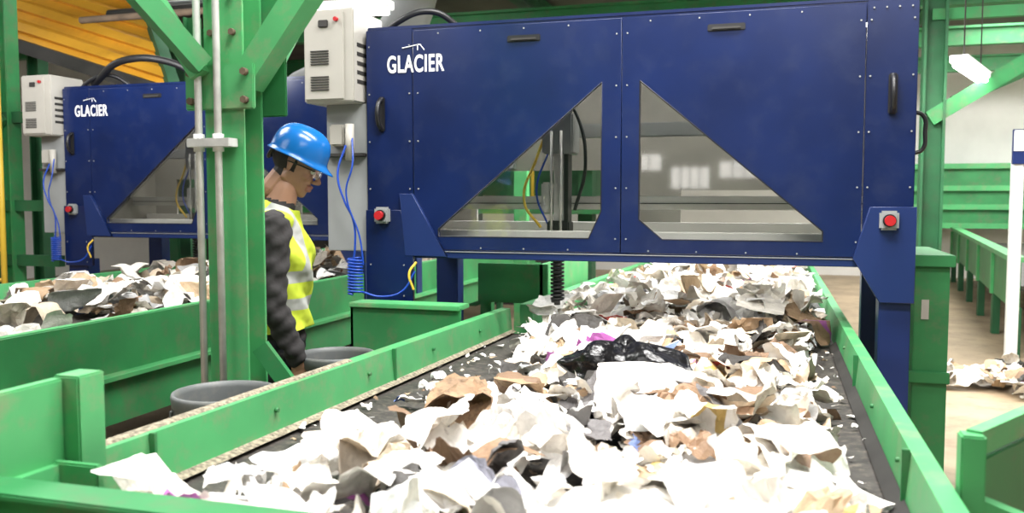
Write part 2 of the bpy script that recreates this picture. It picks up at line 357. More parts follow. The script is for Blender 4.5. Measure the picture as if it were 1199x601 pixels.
    cyl('indicator',(-2.33,-.13,2.54),(-2.33,-.15,2.54),.012,RED,g); box('switch',-2.44,-2.38,-.14,-.13,2.5,2.54,DARK,g)
    for k in range(5): box('side_louvre',-2.236,-2.232,-.08,.15,2.2+k*.05,2.22+k*.05,DARK,g,bev=0)
    box('support_panel',-2.47,-2.215,.0,.28,1.27,2.095,GREY,g)
    box('junction',-2.43,-2.34,-.05,0,1.86,1.98,BEIGE,g,bev=.01); cyl('regulator',(-2.30,-.05,1.78),(-2.30,-.05,1.98),.025,BEIGE,g); box('bracket',-2.46,-2.22,-.05,0,1.80,1.82,DARK,g)
    pts=[]
    tube('hose_feed',[(-2.31,-.08,1.86),(-2.34,-.12,1.7),(-2.30,-.12,1.55),(-2.26,-.1,1.45),(-2.25,-.1,1.30),(-2.27,-.1,1.18)],.006,HOSE,g)
    tube('hose_feed_b',[(-2.28,-.06,1.9),(-2.25,-.12,1.75),(-2.29,-.12,1.6),(-2.22,-.1,1.35),(-2.2,-.1,1.2)],.005,HOSE,g)
    for k in range(120):
        a=k*.62; pts.append((-2.25+.04*math.cos(a),-.1+.03*math.sin(a),1.24-k*.0017))
    tube('hose_coil',pts,.006,HOSE,g)
    tube('hose_tail',[(-2.21,-.1,1.05),(-2.08,-.12,1.03),(-1.97,-.1,1.06),(-1.9,-.08,1.17)],.006,HOSE,g)
    tube('safety_chain',[(-1.91,-.08,1.07),(-1.93,-.09,1.16),(-1.9,-.06,1.22)],.007,YELLOW,g)
    tube('roof_cable',[(-2.24,.2,2.45),(-2.1,.15,2.56),(-1.9,.2,2.62),(-1.75,.3,2.52)],.018,BLACK,g)
    for k,(lx,sx_) in enumerate(((-1.35,1.3),(-.25,1.2))):
        l=bpy.data.lights.new('led_boost_light','AREA'); l.shape='RECTANGLE'; l.size=sx_; l.size_y=.12; l.energy=4.0; l.color=(1,.97,.92)  # area light added to strengthen the LED strip and brighten the interior
        o=bpy.data.objects.new('led_boost_light_%d'%k,l); o.location=(lx,.5,2.42); col.objects.link(o); o.parent=g
    return g
sorter((0,4.5,0))
sorter((-3.62,6.1,0))

# ---------------------------------------------------------------- green column with conduits
g=group('steel_column',(.03,0,0))
box('flange_front',-1.965,-1.81,2.66,2.672,0,4.49,GREENL,g,bev=.002); box('flange_back',-1.965,-1.81,2.77,2.782,0,4.49,GREENL,g,bev=.002)
box('web',-1.895,-1.88,2.672,2.77,0,4.49,GREEN,g,bev=0)
box('splice_plate',-2.03,-1.755,2.64,2.655,1.875,2.03,GREENL,g); box('splice_plate_back',-2.03,-1.72,2.79,2.80,1.86,2.35,GREEN,g)
for bx in (-2.0,-1.785):
    for bz in (1.905,2.0): cyl('bolt',(bx,2.64,bz),(bx,2.62,bz),.013,BROWNST,g,seg=6)
for bz in (2.14,2.27): 
    for bx in (-1.845,-1.93): cyl('bolt',(bx,2.66,bz),(bx,2.645,bz),.012,BROWNST,g,seg=6)
beam('brace_right',(-1.82,2.70,1.97),(-1.30,2.70,2.62),.10,.085,GREENL,g)
beam('brace_left',(-1.95,2.63,1.99),(-2.35,2.55,2.62),.09,.055,GREENL,g)
beam('brace_front',(-1.93,2.60,2.02),(-2.25,1.9,2.75),.05,.07,GREEN,g)
beam('brace_back',(-1.87,2.80,1.95),(-1.87,3.9,3.2),.09,.08,GREEN,g)
beam('foot_brace',(-1.80,2.72,1.04),(-1.70,2.745,.90),.03,.06,GREEN,g)
box('base_plate',-2.05,-1.72,2.62,2.86,0,.02,GREEND,g)
g2=group('electrical_conduit',(.03,0,0))
cyl('conduit_1',(-1.962,2.62,0.03),(-1.962,2.62,4.49),.0125,STEEL,g2); cyl('conduit_2',(-1.885,2.62,0.03),(-1.885,2.62,4.49),.0125,STEEL,g2)
box('strut_clamp',-2.0,-1.83,2.60,2.655,1.745,1.775,STEEL,g2,bev=.002)
for x in (-1.962,-1.885): cyl('strap',(x,2.62,1.73),(x,2.62,1.79),.019,STEEL,g2)

# ---------------------------------------------------------------- trash cans
def can(x,y,h,r):
    g=group('trash_can',(x,y,0))
    prof=[(0,.01),(r*.8,.01),(r*.82,.03),(r*.93,h-.06),(r*.95,h-.05),(r*1.0,h-.04),(r*1.02,h-.01),(r*1.0,h),(r*.95,h),(r*.93,h-.02),(r*.9,h-.06),(r*.79,.04),(0,.04)]
    bm=bmesh.new(); n=40; rings=[]
    for (a,z) in prof: rings.append([bm.verts.new((max(a,.001)*math.cos(2*math.pi*i/n),max(a,.001)*math.sin(2*math.pi*i/n),z)) for i in range(n)])
    for k in range(len(prof)-1):
        for i in range(n): bm.faces.new((rings[k][i],rings[k][(i+1)%n],rings[k+1][(i+1)%n],rings[k+1][i]))
    me=bpy.data.meshes.new('bin'); bm.to_mesh(me); bm.free(); link(me,'bin',g,CANM,True)
    box('handle_1',-r*1.09,-r*.93,-.06,.06,h-.12,h-.06,CANM,g,bev=.01)
can(-1.715,2.43,.945,.165); can(-1.705,3.16,.945,.155)

# ---------------------------------------------------------------- waste paper
def attr_mat():
    m=bpy.data.materials.new('waste_paper'); m.use_nodes=True; nt=m.node_tree; b=nt.nodes['Principled BSDF']
    a=nt.nodes.new('ShaderNodeAttribute'); a.attribute_name='Col'
    n=nt.nodes.new('ShaderNodeTexNoise'); n.inputs['Scale'].default_value=28; n.inputs['Detail'].default_value=6; n.inputs['Distortion'].default_value=.6
    tc=nt.nodes.new('ShaderNodeTexCoord'); nt.links.new(tc.outputs['Object'],n.inputs['Vector'])
    r=nt.nodes.new('ShaderNodeMapRange'); r.inputs['From Min'].default_value=.3; r.inputs['From Max'].default_value=.7; r.inputs['To Min'].default_value=.85; r.inputs['To Max'].default_value=1.05
    nt.links.new(n.outputs['Fac'],r.inputs['Value'])
    mx=nt.nodes.new('ShaderNodeVectorMath'); mx.operation='SCALE'; nt.links.new(a.outputs['Color'],mx.inputs[0]); nt.links.new(r.outputs[0],mx.inputs['Scale'])
    nt.links.new(mx.outputs[0],b.inputs['Base Color']); b.inputs['Roughness'].default_value=.6
    bp=nt.nodes.new('ShaderNodeBump'); bp.inputs['Strength'].default_value=.5; bp.inputs['Distance'].default_value=.02
    nt.links.new(n.outputs['Fac'],bp.inputs['Height']); nt.links.new(bp.outputs['Normal'],b.inputs['Normal'])
    return m
PAPER=attr_mat()
rng=np.random.default_rng(47)
WH=[(.88,.84,.78),(.90,.88,.85),(.85,.80,.72),(.88,.83,.75),(.91,.90,.88),(.80,.77,.72)]
CR=[(.68,.57,.43),(.64,.53,.40),(.62,.56,.48)]
BR=[(.32,.20,.12),(.40,.27,.16),(.24,.15,.09),(.48,.35,.22)]
GRY=[(.40,.39,.38),(.15,.14,.14),(.5,.5,.5),(.05,.045,.04)]
AC=[(.38,.10,.34),(.45,.07,.06),(.10,.17,.42),(.55,.40,.14),(.14,.2,.4),(.25,.25,.3)]
def pick():
    u=rng.random()
    if u<.66: return WH[rng.integers(len(WH))]
    if u<.76: return CR[rng.integers(len(CR))]
    if u<.93: return BR[rng.integers(len(BR))]
    if u<.997: return GRY[rng.integers(len(GRY))]
    return AC[rng.integers(len(AC))]
def tri(u): return np.abs((u%1)-.5)*4-1
def piece(cx,cy,cz,half,aspect,tilt,color,crump,N=10,accent=True,hmax=.10):
    t=np.linspace(-1,1,N); U,V=np.meshgrid(t,t,indexing='ij'); U=U.ravel(); V=V.ravel()
    ang=np.arctan2(V,U); ph=rng.random(5)*6.28
    card=rng.random()<.13; sharp=rng.random()<.55
    if card:
        rad=1+.05*np.sin(3*ang+ph[0]); x=U*rad*half; y=V*rad*half*aspect; crump=.3
    else:
        rad=1+.20*np.sin(2*ang+ph[0])+.16*np.sin(3*ang+ph[1])+.10*np.sin(5*ang+ph[2])+.06*np.sin(9*ang+ph[4])
        x=U*rad*half*(1-.22*V*V); y=V*rad*half*aspect*(1-.22*U*U)
    z=np.zeros_like(x)
    for k in range(3):      # big folds
        a=rng.random()*6.28; c=(rng.random()-.5)*half*1.1
        z+= np.abs(x*np.cos(a)+y*np.sin(a)-c)*crump*(rng.random()-.5)*1.35
    for k in range(6 if sharp else 4):      # crumple waves
        a=rng.random()*6.28; f=(.7+rng.random()*(2.4 if sharp else 1.5))/half*.5; am=half*.09*crump*(0.4+rng.random())
        q=(x*np.cos(a)+y*np.sin(a)+.3*half*np.sin(2.2*(x*np.sin(a)-y*np.cos(a))/half+ph[3]))*f+rng.random()
        z+= am*(tri(q) if (sharp or k%2) else np.sin(q*6.28))
    if not card and rng.random()<.35:
        rr=(x*x+y*y)/half**2; s=1-.3*np.clip(rr,0,1.2); x=x*s; y=y*s; z-= half*.45*rr*(1 if rng.random()<.75 else -1)
    jz=.14 if sharp else .05
    z+= (rng.random(len(x))-.5)*half*jz*crump
    x=x+(rng.random(len(x))-.5)*half*.06; y=y+(rng.random(len(x))-.5)*half*.06
    z-=z.mean(); z=np.clip(z,-half*.7,half*.7)
    P=np.stack([x,y,z],1)
    E=np.array(Euler((rng.normal()*tilt,rng.normal()*tilt,rng.random()*6.28)).to_matrix())
    P=P@E.T
    zmin=np.percentile(P[:,2],12)
    P[:,2]=np.minimum(np.maximum(P[:,2]-zmin*.6,-.02),hmax)
    P+=np.array([cx,cy,cz])
    faces=[];cols=[]
    ac=None
    if accent and rng.random()<.08: ac=AC[rng.integers(len(AC))]; a0=rng.random()*6.28; th=rng.random()*.5+.2; ty=rng.random()
    for i in range(N-1):
        for j in range(N-1):
            a=i*N+j;b=a+N;c=b+1;d=a+1
            cc=color
            if ac is not None:
                q=t[i]*math.cos(a0)+t[j]*math.sin(a0)
                if (ty<.4 and q>th) or (ty>=.4 and abs(q-th)<.2): cc=ac
            if (i*7+j*3)%2: faces+=[(a,b,c),(a,c,d)]
            else: faces+=[(a,b,d),(b,c,d)]
            cols+=[cc,cc]
    return P,faces,cols,(not sharp and not card)
def heap(name,items,parent=None,xlim=None,zfloor=None):
    V=[];F=[];C=[];SM=[];off=0
    for it in items:
        P,f,c,sm=piece(*it)
        if xlim is not None:
            P[:,0]+=max(0,xlim[0]-P[:,0].min())-max(0,P[:,0].max()-xlim[1])
            P[:,0]=np.clip(P[:,0],xlim[0],xlim[1])
        if zfloor is not None:
            P[:,2]=np.maximum(P[:,2],zfloor(P[:,1])+.004+rng.random()*.004)
        V.append(P); F+= [tuple(q+off for q in t) for t in f]; C+=c; off+=len(P)
        SM+=[sm]*len(f)
    V=np.concatenate(V)
    me=bpy.data.meshes.new(name); me.from_pydata(V.tolist(),[],F); me.update()
    me.polygons.foreach_set('use_smooth',SM)
    ca=me.color_attributes.new('Col','FLOAT_COLOR','CORNER')
    arr=np.ones((len(me.loops),4),dtype=np.float32); arr[:,:3]=np.repeat(np.array(C),3,axis=0)
    ca.data.foreach_set('color',arr.ravel())
    return link(me,name,parent,PAPER)
bz=lambda y:.875+S*y
def lb(y): # left boundary of the load
    return np.interp(y,[1.3,1.55,1.8,2.1,2.5,2.9,3.3,3.7,4.1,4.8,5.2],[-1.44,-1.42,-1.28,-1.20,-1.10,-1.02,-1.0,-1.16,-1.26,-1.32,-1.32])
def rb(y): return np.interp(y,[1.3,2.2,2.8,3.4,5],[.22,.22,.19,.17,.20])
BB=(-.54,3.20); PB=(-.93,2.48)
items=[]
NN=640
n=0
while n<NN:
    y=1.40+rng.random()*3.6; x=-1.44+rng.random()*1.68
    half=.05+.095*rng.random()**1.4
    if rng.random()<.09: half*=1.25
    if x-half*.8<lb(y): 
        if rng.random()>.04: continue
        half=min(half,.05)
    if x+half*.8>rb(y): continue
    t=n/NN; L=lb(y); u=(x-L)/(rb(y)-L); prof=max(0,1-abs(2*u-1)**2.5)**.5
    if t>.3 and ((x-BB[0])**2+(y-BB[1]+.06)**2<(.18+half*.6)**2 or (x-PB[0])**2+(y-PB[1]+.06)**2<(.09+half*.6)**2): n+=1; continue
    cz=bz(y)+.008+t*(.008+.085*prof)+rng.random()*.01
    items.append((x,y,cz,half,.5+.5*rng.random(),.17+.12*prof,pick(),.65+.6*rng.random(),12,True,.10)); n+=1
NF=720
for k in range(NF):
    y=4.8+rng.random()*7; x=-1.3+rng.random()*1.58
    t=k/NF; prof=max(0,1-((x+.5)/.95)**2)**.5
    c=pick()
    if max(c)<.3 and rng.random()<.6: c=WH[0]
    items.append((x,y,bz(y)+.012+t*(.05+.15*prof),.06+.09*rng.random(),.5+.5*rng.random(),.35,c,.7+.5*rng.random(),7))
for k in range(800):
    y=1.40+rng.random()*3.6; x=-1.44+rng.random()*1.70
    items.append((x,y,bz(y)+.006+rng.random()*.01,.005+.014*rng.random(),.6,.3,pick(),.5,4,False))
stream=heap('waste_paper_stream',items,None,(-1.445,.268),bz)
items=[]
for k in range(400):
    y=2.2+rng.random()*8; x=-4.8+rng.random()*1.55
    prof=max(0,1-((x+4.05)/.9)**2)**.5
    c=pick()
    if max(c)<.3 and rng.random()<.6: c=WH[1]
    items.append((x,y,.88+(k/400)*(.03+.12*prof),.07+.10*rng.random(),.5+.5*rng.random(),.3,c,.8+.4*rng.random(),9))
heap('waste_paper_stream',items,None,(-4.93,-3.17),lambda y:.87+0*y)
items=[]
for k in range(60):
    items.append((1.78+rng.normal()*.3,8.1+rng.normal()*.25,.02+rng.random()*.09,.06+.10*rng.random(),.7,.4,pick(),.8,8))
heap('floor_litter',items,None,None,lambda y:0*y)

def bag(name,loc,sx,sy,sz,m,seed,rot=0,amp=.1):
    r2=random.Random(seed); bm=bmesh.new(); bmesh.ops.create_icosphere(bm,subdivisions=5,radius=1)
    dirs=[(Vector((r2.gauss(0,1),r2.gauss(0,1),r2.gauss(0,1))).normalized(),r2.uniform(.7,1.9),r2.uniform(0,6)) for _ in range(9)]
    for v in bm.verts:
        d=v.co.normalized(); k=1.15
        for (a,f,p) in dirs:
            w=(d.dot(a)*f+p)%1.0; k-= amp*(1-abs(w-.5)*2)
        ang=math.atan2(d.y,d.x); k*=1+.18*math.sin(3*ang+seed)+.10*math.sin(5*ang)
        z=max(d.z*k,-.4)
        v.co=Vector((d.x*k*sx,d.y*k*sy,z*sz))
    me=bpy.data.meshes.new(name); bm.to_mesh(me); bm.free()
    o=link(me,name,None,m,True); o.location=loc; o.rotation_euler=(0,0,rot); return o
BAGB=mat('black_film',(0.006,0.006,0.007),0.2,var=.2,scale=9,bump=.9)
BAGP=mat('kraft_paper',(.34,.22,.13),.8,var=.3,scale=12,dirt=(.05,.035,.025),dirt_amt=.85,bump=.3)
bag('black_plastic_bag',(BB[0],BB[1],bz(3.2)+.12),.28,.19,.125,BAGB,3,.1,.08)
# torn brown paper bag: a creased, half-open paper sleeve lying on the load
bm=bmesh.new(); r2=random.Random(5); nu,nv=22,9; G=[]
for i in range(nu):
    a=2*math.pi*i/nu; row=[]
    for j in range(nv):
        v=j/(nv-1); rx=.105*(1-.25*v)+.012*math.sin(5*a+4*v); rz=.060*(1-.65*v)+.012*math.sin(4*a+7*v)
        row.append(bm.verts.new((rx*math.cos(a)+r2.uniform(-.006,.006),-.09+.17*v+.018*math.sin(3*a)*(1-v),rz*math.sin(a)+.055+.05*v+r2.uniform(-.006,.006))))
    G.append(row)
for i in range(nu):
    for j in range(nv-1): bm.faces.new((G[i][j],G[(i+1)%nu][j],G[(i+1)%nu][j+1],G[i][j+1]))
bmesh.ops.triangulate(bm,faces=bm.faces[:])
me=bpy.data.meshes.new('brown_paper_bag'); bm.to_mesh(me); bm.free()
o=link(me,'brown_paper_bag',None,BAGP); o.location=(PB[0]+.02,PB[1],bz(2.5)+.055); o.rotation_euler=(math.radians(2),math.radians(-12),math.radians(14))

# ---------------------------------------------------------------- left background
g=group('inclined_conveyor_housing')
bm=bmesh.new(); nx=48
p0=Vector((-5.35,6.9,2.55)); across=Vector((-2.9,0,.9)); up=Vector((-1.3,1.0,1.6))
A=[];B=[]
for i in range(nx+1):
    off=Vector((0,-.07 if (i//4)%2 else 0,0))
    A.append(bm.verts.new(p0+up*(i/nx)+off)); B.append(bm.verts.new(p0+up*(i/nx)+across+off))
for i in range(nx): bm.faces.new((A[i],B[i],B[i+1],A[i+1]))
me=bpy.data.meshes.new('corrugated_sheet'); bm.to_mesh(me); bm.free(); link(me,'corrugated_sheet',g,ORANGE)
beam('edge_beam_low',p0+Vector((.05,-.05,-.05)),p0+across+Vector((0,-.05,-.05)),.1,.12,DARK,g)
beam('edge_beam_side',p0+Vector((.05,-.05,0)),p0+up+Vector((.05,-.05,0)),.1,.1,GREEND,g)
beam('support',(-5.6,7.4,0),(-5.6,7.4,2.6),.12,.12,GREEND,g); beam('support_b',(-7.9,7.4,0),(-7.9,7.4,3.1),.14,.14,GREEND,g)
al=bpy.data.lights.new('sheet_light','AREA'); al.shape='RECTANGLE'; al.size=1.2; al.size_y=.3; al.energy=38  # bare area light aimed up at the orange sheet, no fixture modelled
ao=bpy.data.objects.new('sheet_light',al); ao.location=(-4.6,4.9,2.7); ao.rotation_euler=(math.radians(125),0,math.radians(35)); col.objects.link(ao)

g=group('access_gantry')
for x,y in ((-6.75,6.4),(-7.4,7.4),(-6.4,8.6),(-8.2,6.0)):
    beam('post',(x,y,0),(x,y,3.6),.14,.14,GREEN if x>-7 else GREEND,g,True)
for z in (1.0,1.5,2.3): beam('crossbar',(-8.6,6.4,z),(-6.2,6.4,z),.07,.1,GREEND,g)
beam('diag_a',(-8.2,6.35,1.0),(-6.75,6.35,2.3),.06,.08,GREEN,g); beam('diag_b',(-6.75,6.3,.6),(-7.6,6.3,1.5),.05,.07,GREENL,g)
g=group('access_ladder')
for x in (-6.95,-6.6): cyl('stile',(x,6.15,0),(x,6.15,2.9),.025,YELLOW,g)
for k in range(10): cyl('rung_%d'%k,(-6.95,6.15,.3+k*.27),(-6.6,6.15,.3+k*.27),.015,YELLOW,g)
g=group('vent_duct')
tube('duct',[(-5.2,8.9,2.75),(-4.4,8.6,2.95),(-3.8,8.4,3.2),(-3.5,8.5,4.2)],.24,GREY,g)
for k in range(2): cyl('collar_%d'%k,(-4.9+k*.5,8.82-k*.12,2.80+k*.12),(-4.84+k*.5,8.81-k*.12,2.81+k*.12),.26,STEEL,g)
tube('cable_loop',[(-5.7,6.3,2.55),(-5.3,6.2,2.72),(-4.9,6.3,2.7),(-4.6,6.4,2.52)],.03,BLACK,g)
g=group('baler_frame')
for k in range(5):
    box('frame_%d'%k,-9.5+k*1.7,-9.3+k*1.7,12.0,12.3,0,4.2,GREEND,g)
box('hopper',-9.5,-2.5,12.3,13.2,1.6,2.6,GREEND,g); box('deck',-9.5,-2,11.7,13.2,1.35,1.45,GREEN,g); box('base',-9,-2.8,12.3,13.2,.0,.9,DARK,g)
for z in (2.0,2.45): cyl('rail',(-9.5,11.8,z),(-2,11.8,z),.03,YELLOW,g)
for k in range(7): cyl('stanchion',(-9.4+k*1.22,11.8,1.45),(-9.4+k*1.22,11.8,2.45),.025,YELLOW,g)

# ---------------------------------------------------------------- right background
g=group('green_hopper')
box('shell',.665,.83,4.9,5.7,0.0,1.22,GREEN,g); box('rim',.64,.85,4.87,5.73,1.22,1.28,GREEN,g); box('rib',.645,.84,4.88,4.9,.62,.68,GREEN,g)
box('label',.70,.735,4.894,4.90,.95,1.05,BEIGE,g,bev=0)
g=group('transfer_conveyor')
A_=(2.22,9.6);B_=(3.1,18.0)
beam('side_panel',(A_[0],A_[1],.72),(B_[0],B_[1],.76),.06,.5,GREEN,g); beam('top_lip',(A_[0],A_[1],.97),(B_[0],B_[1],1.01),.14,.05,GREENL,g)
beam('far_panel',(A_[0]+1.6,A_[1],.72),(B_[0]+1.6,B_[1],.76),.06,.5,GREEN,g)
beam('belt',(A_[0]+.8,A_[1],.68),(B_[0]+.8,B_[1],.72),1.5,.05,BELT,g)
for k in range(6):
    f=k/5; x=A_[0]+(B_[0]-A_[0])*f; y=A_[1]+(B_[1]-A_[1])*f
    box('leg_%d'%k,x-.03,x+.05,y,y+.1,0,.5,GREEND,g); box('rib_%d'%k,x-.06,x-.02,y,y+.06,.47,.95,GREENL,g)
g=group('transfer_bin')
box('body',2.2,7.5,18.2,18.9,1.0,2.2,GREEN,g)
for z in (1.05,1.4,1.75,2.16): box('rib',2.15,7.5,18.12,18.2,z-.05,z+.05,GREENL,g)
for x in (2.3,4.9,7.2): box('leg',x,x+.15,18.3,18.45,0,1.0,GREEND,g)
g=group('barrier_post')
box('post',2.045,2.14,9.15,9.25,0,2.1,WHITE,g,bev=.01); box('sign',2.03,2.18,9.13,9.15,1.88,2.2,BLUE2,g); box('sign_panel',2.04,2.17,9.12,9.13,2.0,2.19,WHITE,g); box('base',1.98,2.2,9.09,9.3,0,.04,DARK,g)

# ---------------------------------------------------------------- person
SKIN=mat('skin',(.33,.175,.11),.5,var=.06,scale=12)
HAIR=mat('hair',(.012,.009,.008),.7,var=.3,scale=60)
SHIRT=mat('dark_shirt',(.030,.027,.028),.9,var=.2,scale=10,bump=.6)
PANTS=mat('dark_trousers',(.012,.013,.018),.85,var=.2,scale=6,bump=.4)
BOOT=mat('boot_leather',(.05,.03,.02),.6)
HAT=mat('hard_hat_blue',(.006,.11,.36),.22,var=.03)
EYEW=mat('eye_white',(.8,.78,.75),.3); IRIS=mat('iris',(.03,.015,.01),.2)
LIPS=mat('lips',(.28,.11,.085),.5)
def vest_mat():
    m=bpy.data.materials.new('hi_vis_vest'); m.use_nodes=True; nt=m.node_tree; b=nt.nodes['Principled BSDF']; b.inputs['Roughness'].default_value=.8
    tc=nt.nodes.new('ShaderNodeTexCoord'); s=nt.nodes.new('ShaderNodeSeparateXYZ'); nt.links.new(tc.outputs['Object'],s.inputs[0])
    def band(sock,c,w,ab=False):
        v=sock
        if ab:
            a=nt.nodes.new('ShaderNodeMath'); a.operation='ABSOLUTE'; nt.links.new(sock,a.inputs[0]); v=a.outputs[0]
        q=nt.nodes.new('ShaderNodeMath'); q.operation='COMPARE'; q.inputs[1].default_value=c; q.inputs[2].default_value=w
        nt.links.new(v,q.inputs[0]); return q.outputs[0]
    def mx(a,b_):
        q=nt.nodes.new('ShaderNodeMath'); q.operation='MAXIMUM'; nt.links.new(a,q.inputs[0]); nt.links.new(b_,q.inputs[1]); return q.outputs[0]
    f=mx(band(s.outputs['Z'],1.255,.024),band(s.outputs['Z'],1.145,.024)); 
    vert=band(s.outputs['Y'],.115,.022,True); up=nt.nodes.new('ShaderNodeMath'); up.operation='GREATER_THAN'; up.inputs[1].default_value=1.27; nt.links.new(s.outputs['Z'],up.inputs[0])
    an=nt.nodes.new('ShaderNodeMath'); an.operation='MULTIPLY'; nt.links.new(vert,an.inputs[0]); nt.links.new(up.outputs[0],an.inputs[1])
    f=mx(f,an.outputs[0])
    n=nt.nodes.new('ShaderNodeTexNoise'); n.inputs['Scale'].default_value=9; nt.links.new(tc.outputs['Object'],n.inputs['Vector'])
    bp=nt.nodes.new('ShaderNodeBump'); bp.inputs['Strength'].default_value=.9; bp.inputs['Distance'].default_value=.04; nt.links.new(n.outputs['Fac'],bp.inputs['Height']); nt.links.new(bp.outputs['Normal'],b.inputs['Normal'])
    c=nt.nodes.new('ShaderNodeMixRGB'); c.inputs['Color1'].default_value=(.53,.64,.04,1); c.inputs['Color2'].default_value=(.40,.41,.39,1)
    nt.links.new(f,c.inputs['Fac']); nt.links.new(c.outputs[0],b.inputs['Base Color']); return m
VEST=vest_mat()
def blob(bm,spheres,sub=2):
    t=bmesh.new()
    for c,r in spheres:
        if not isinstance(r,tuple): r=(r,r,r)
        bmesh.ops.create_icosphere(t,subdivisions=sub,radius=1,matrix=Matrix.Translation(c)@Matrix.Diagonal((*r,1)))
    res=bmesh.ops.convex_hull(t,input=t.verts[:])
    bad=[e for e in res['geom_interior']+res['geom_unused'] if isinstance(e,bmesh.types.BMVert)]
    if bad: bmesh.ops.delete(t,geom=list(set(bad)),context='VERTS')
    me=bpy.data.meshes.new('tmp'); t.to_mesh(me); t.free(); bm.from_mesh(me); bpy.data.meshes.remove(me)
def remesh(bm,name,vox,smooth=4,fac=.5):
    me=bpy.data.meshes.new(name+'_src'); bm.to_mesh(me); bm.free()
    o=bpy.data.objects.new(name+'_src',me); col.objects.link(o)
    md=o.modifiers.new('r','REMESH'); md.mode='VOXEL'; md.voxel_size=vox
    s=o.modifiers.new('s','SMOOTH'); s.iterations=smooth; s.factor=fac
    out=tomesh(o); bpy.data.objects.remove(o); return out
pg=group('worker',(-1.985,3.17,0),math.radians(30))
torso=[[((.0,0,.97),(.122,.17,.11)),((.0,0,1.12),(.115,.155,.1))],[((.0,0,1.12),(.115,.155,.1)),((.012,0,1.33),(.130,.178,.12))],[((.012,0,1.33),(.130,.178,.12)),((.0,0,1.465),(.085,.155,.055))],[((.0,0,1.465),(.085,.155,.055)),((.01,0,1.52),(.065,.09,.045))]]
bm=bmesh.new()
for t in torso: blob(bm,t)
for s in (-1,1):
    blob(bm,[((.0,s*.10,1.46),.068),((.0,s*.195,1.46),.066)])
    el=(-.01,s*.25,1.175)
    wr=(.085,s*.225,.945) if s<0 else (.05,.225,.95)
    blob(bm,[((.005,s*.205,1.45),.070),(el,.058)]); blob(bm,[(el,.058),(wr,.039)])
    blob(bm,[((.0,s*.085,.95),(.105,.09,.1)),((.015,s*.10,.53),.070)]); blob(bm,[((.015,s*.10,.53),.070),((-.01,s*.105,.10),.055)])
    blob(bm,[((-.03,s*.105,.05),.045),((.0,s*.105,.10),.05),((.15,s*.115,.035),(.05,.045,.034))])
blob(bm,[((.0,0,1.47),.075),((.045,0,1.61),.058)])
me=remesh(bm,'body',.008,6)
for v in me.vertices:
    p=v.co
    if p.z<1.5: v.co+=v.normal*(.005*math.sin(p.z*62+p.x*30+math.sin(p.y*40)*2)+.003*math.sin(p.z*110-p.x*70))
for m_ in (SHIRT,PANTS,BOOT,SKIN): me.materials.append(m_)
for p in me.polygons:
    c=p.center; p.use_smooth=True
    arm=abs(c.y)>.17 and c.z>.9
    if c.z>1.565-.25*c.x and abs(c.y)<.1: p.material_index=3
    elif c.z<.115: p.material_index=2
    elif c.z<1.0 and not arm: p.material_index=1
link(me,'body',pg)
bm=bmesh.new()
inf=.018
for t in torso:
    blob(bm,[(c,tuple(a+inf for a in r)) for c,r in t],3)
blob(bm,[((.0,-.155,1.47),(.078,.04,.055)),((.0,.155,1.47),(.078,.04,.055))],3)
me=remesh(bm,'vest',.008,4)
b2=bmesh.new(); b2.from_mesh(me)
bmesh.ops.bisect_plane(b2,geom=b2.verts[:]+b2.edges[:]+b2.faces[:],plane_co=(0,0,1.035),plane_no=(.08,0,-1),clear_outer=True)
bmesh.ops.bisect_plane(b2,geom=b2.verts[:]+b2.edges[:]+b2.faces[:],plane_co=(0,0,1.55),plane_no=(.35,0,1),clear_outer=True)
for v in b2.verts:
    p=v.co; v.co+=Vector((p.x,p.y*.4,0)).normalized()*(.008*math.sin(p.z*38+math.atan2(p.y,p.x)*5)+.025*max(0,(1.15-p.z)/.12)*.5)
b2.to_mesh(me); b2.free()
o=link(me,'vest',pg,VEST,True); sd=o.modifiers.new('thick','SOLIDIFY'); sd.thickness=.004
hd=bpy.data.objects.new('head_pivot',None); hd.empty_display_size=.05; col.objects.link(hd); hd.parent=pg; hd.location=(.09,0,1.708); hd.rotation_euler=(0,math.radians(24),math.radians(-10))
bm=bmesh.new()
blob(bm,[((-.012,0,.03),(.098,.076,.092))],3)
blob(bm,[((.03,0,.0),(.058,.062,.06)),((.035,0,-.05),(.05,.05,.05)),((.064,0,-.103),(.02,.022,.017)),((-.01,.048,-.06),.018),((-.01,-.048,-.06),.018)],3)
blob(bm,[((.086,0,.006),.009),((.115,0,-.034),.010)]); blob(bm,[((.114,0,-.035),.010),((.096,.013,-.041),.008),((.096,-.013,-.041),.008)])
blob(bm,[((.080,-.035,.022),.012),((.089,0,.018),.010),((.080,.035,.022),.012)])
blob(bm,[((.082,-.018,-.066),.007),((.094,0,-.064),.0085),((.082,.018,-.066),.007)]); blob(bm,[((.080,-.016,-.078),.007),((.091,0,-.078),.0085),((.080,.016,-.078),.007)])
for s in (-1,1):
    blob(bm,[((-.010,s*.074,.012),(.014,.009,.018)),((-.008,s*.074,-.022),(.009,.008,.012))]); blob(bm,[((.055,s*.035,-.03),(.025,.02,.022))])
blob(bm,[((-.02,0,-.04),.055),((-.045,0,-.13),.056)])
me=remesh(bm,'head',.003,4,.5)
for m_ in (SKIN,HAIR,LIPS): me.materials.append(m_)
for p in me.polygons:
    c=p.center; p.use_smooth=True
    ear=abs(c.y)>.074 and -.03<c.x<.012 and c.z<.03
    if (c.z>.055 or (c.x<-.028 and c.z>-.065+.3*(-.03-c.x)) or (c.x<.015 and c.z>-.03 and abs(c.y)>.055)) and not ear: p.material_index=1
    elif c.x>.078 and -.086<c.z<-.060 and abs(c.y)<.024: p.material_index=2
link(me,'head',hd)
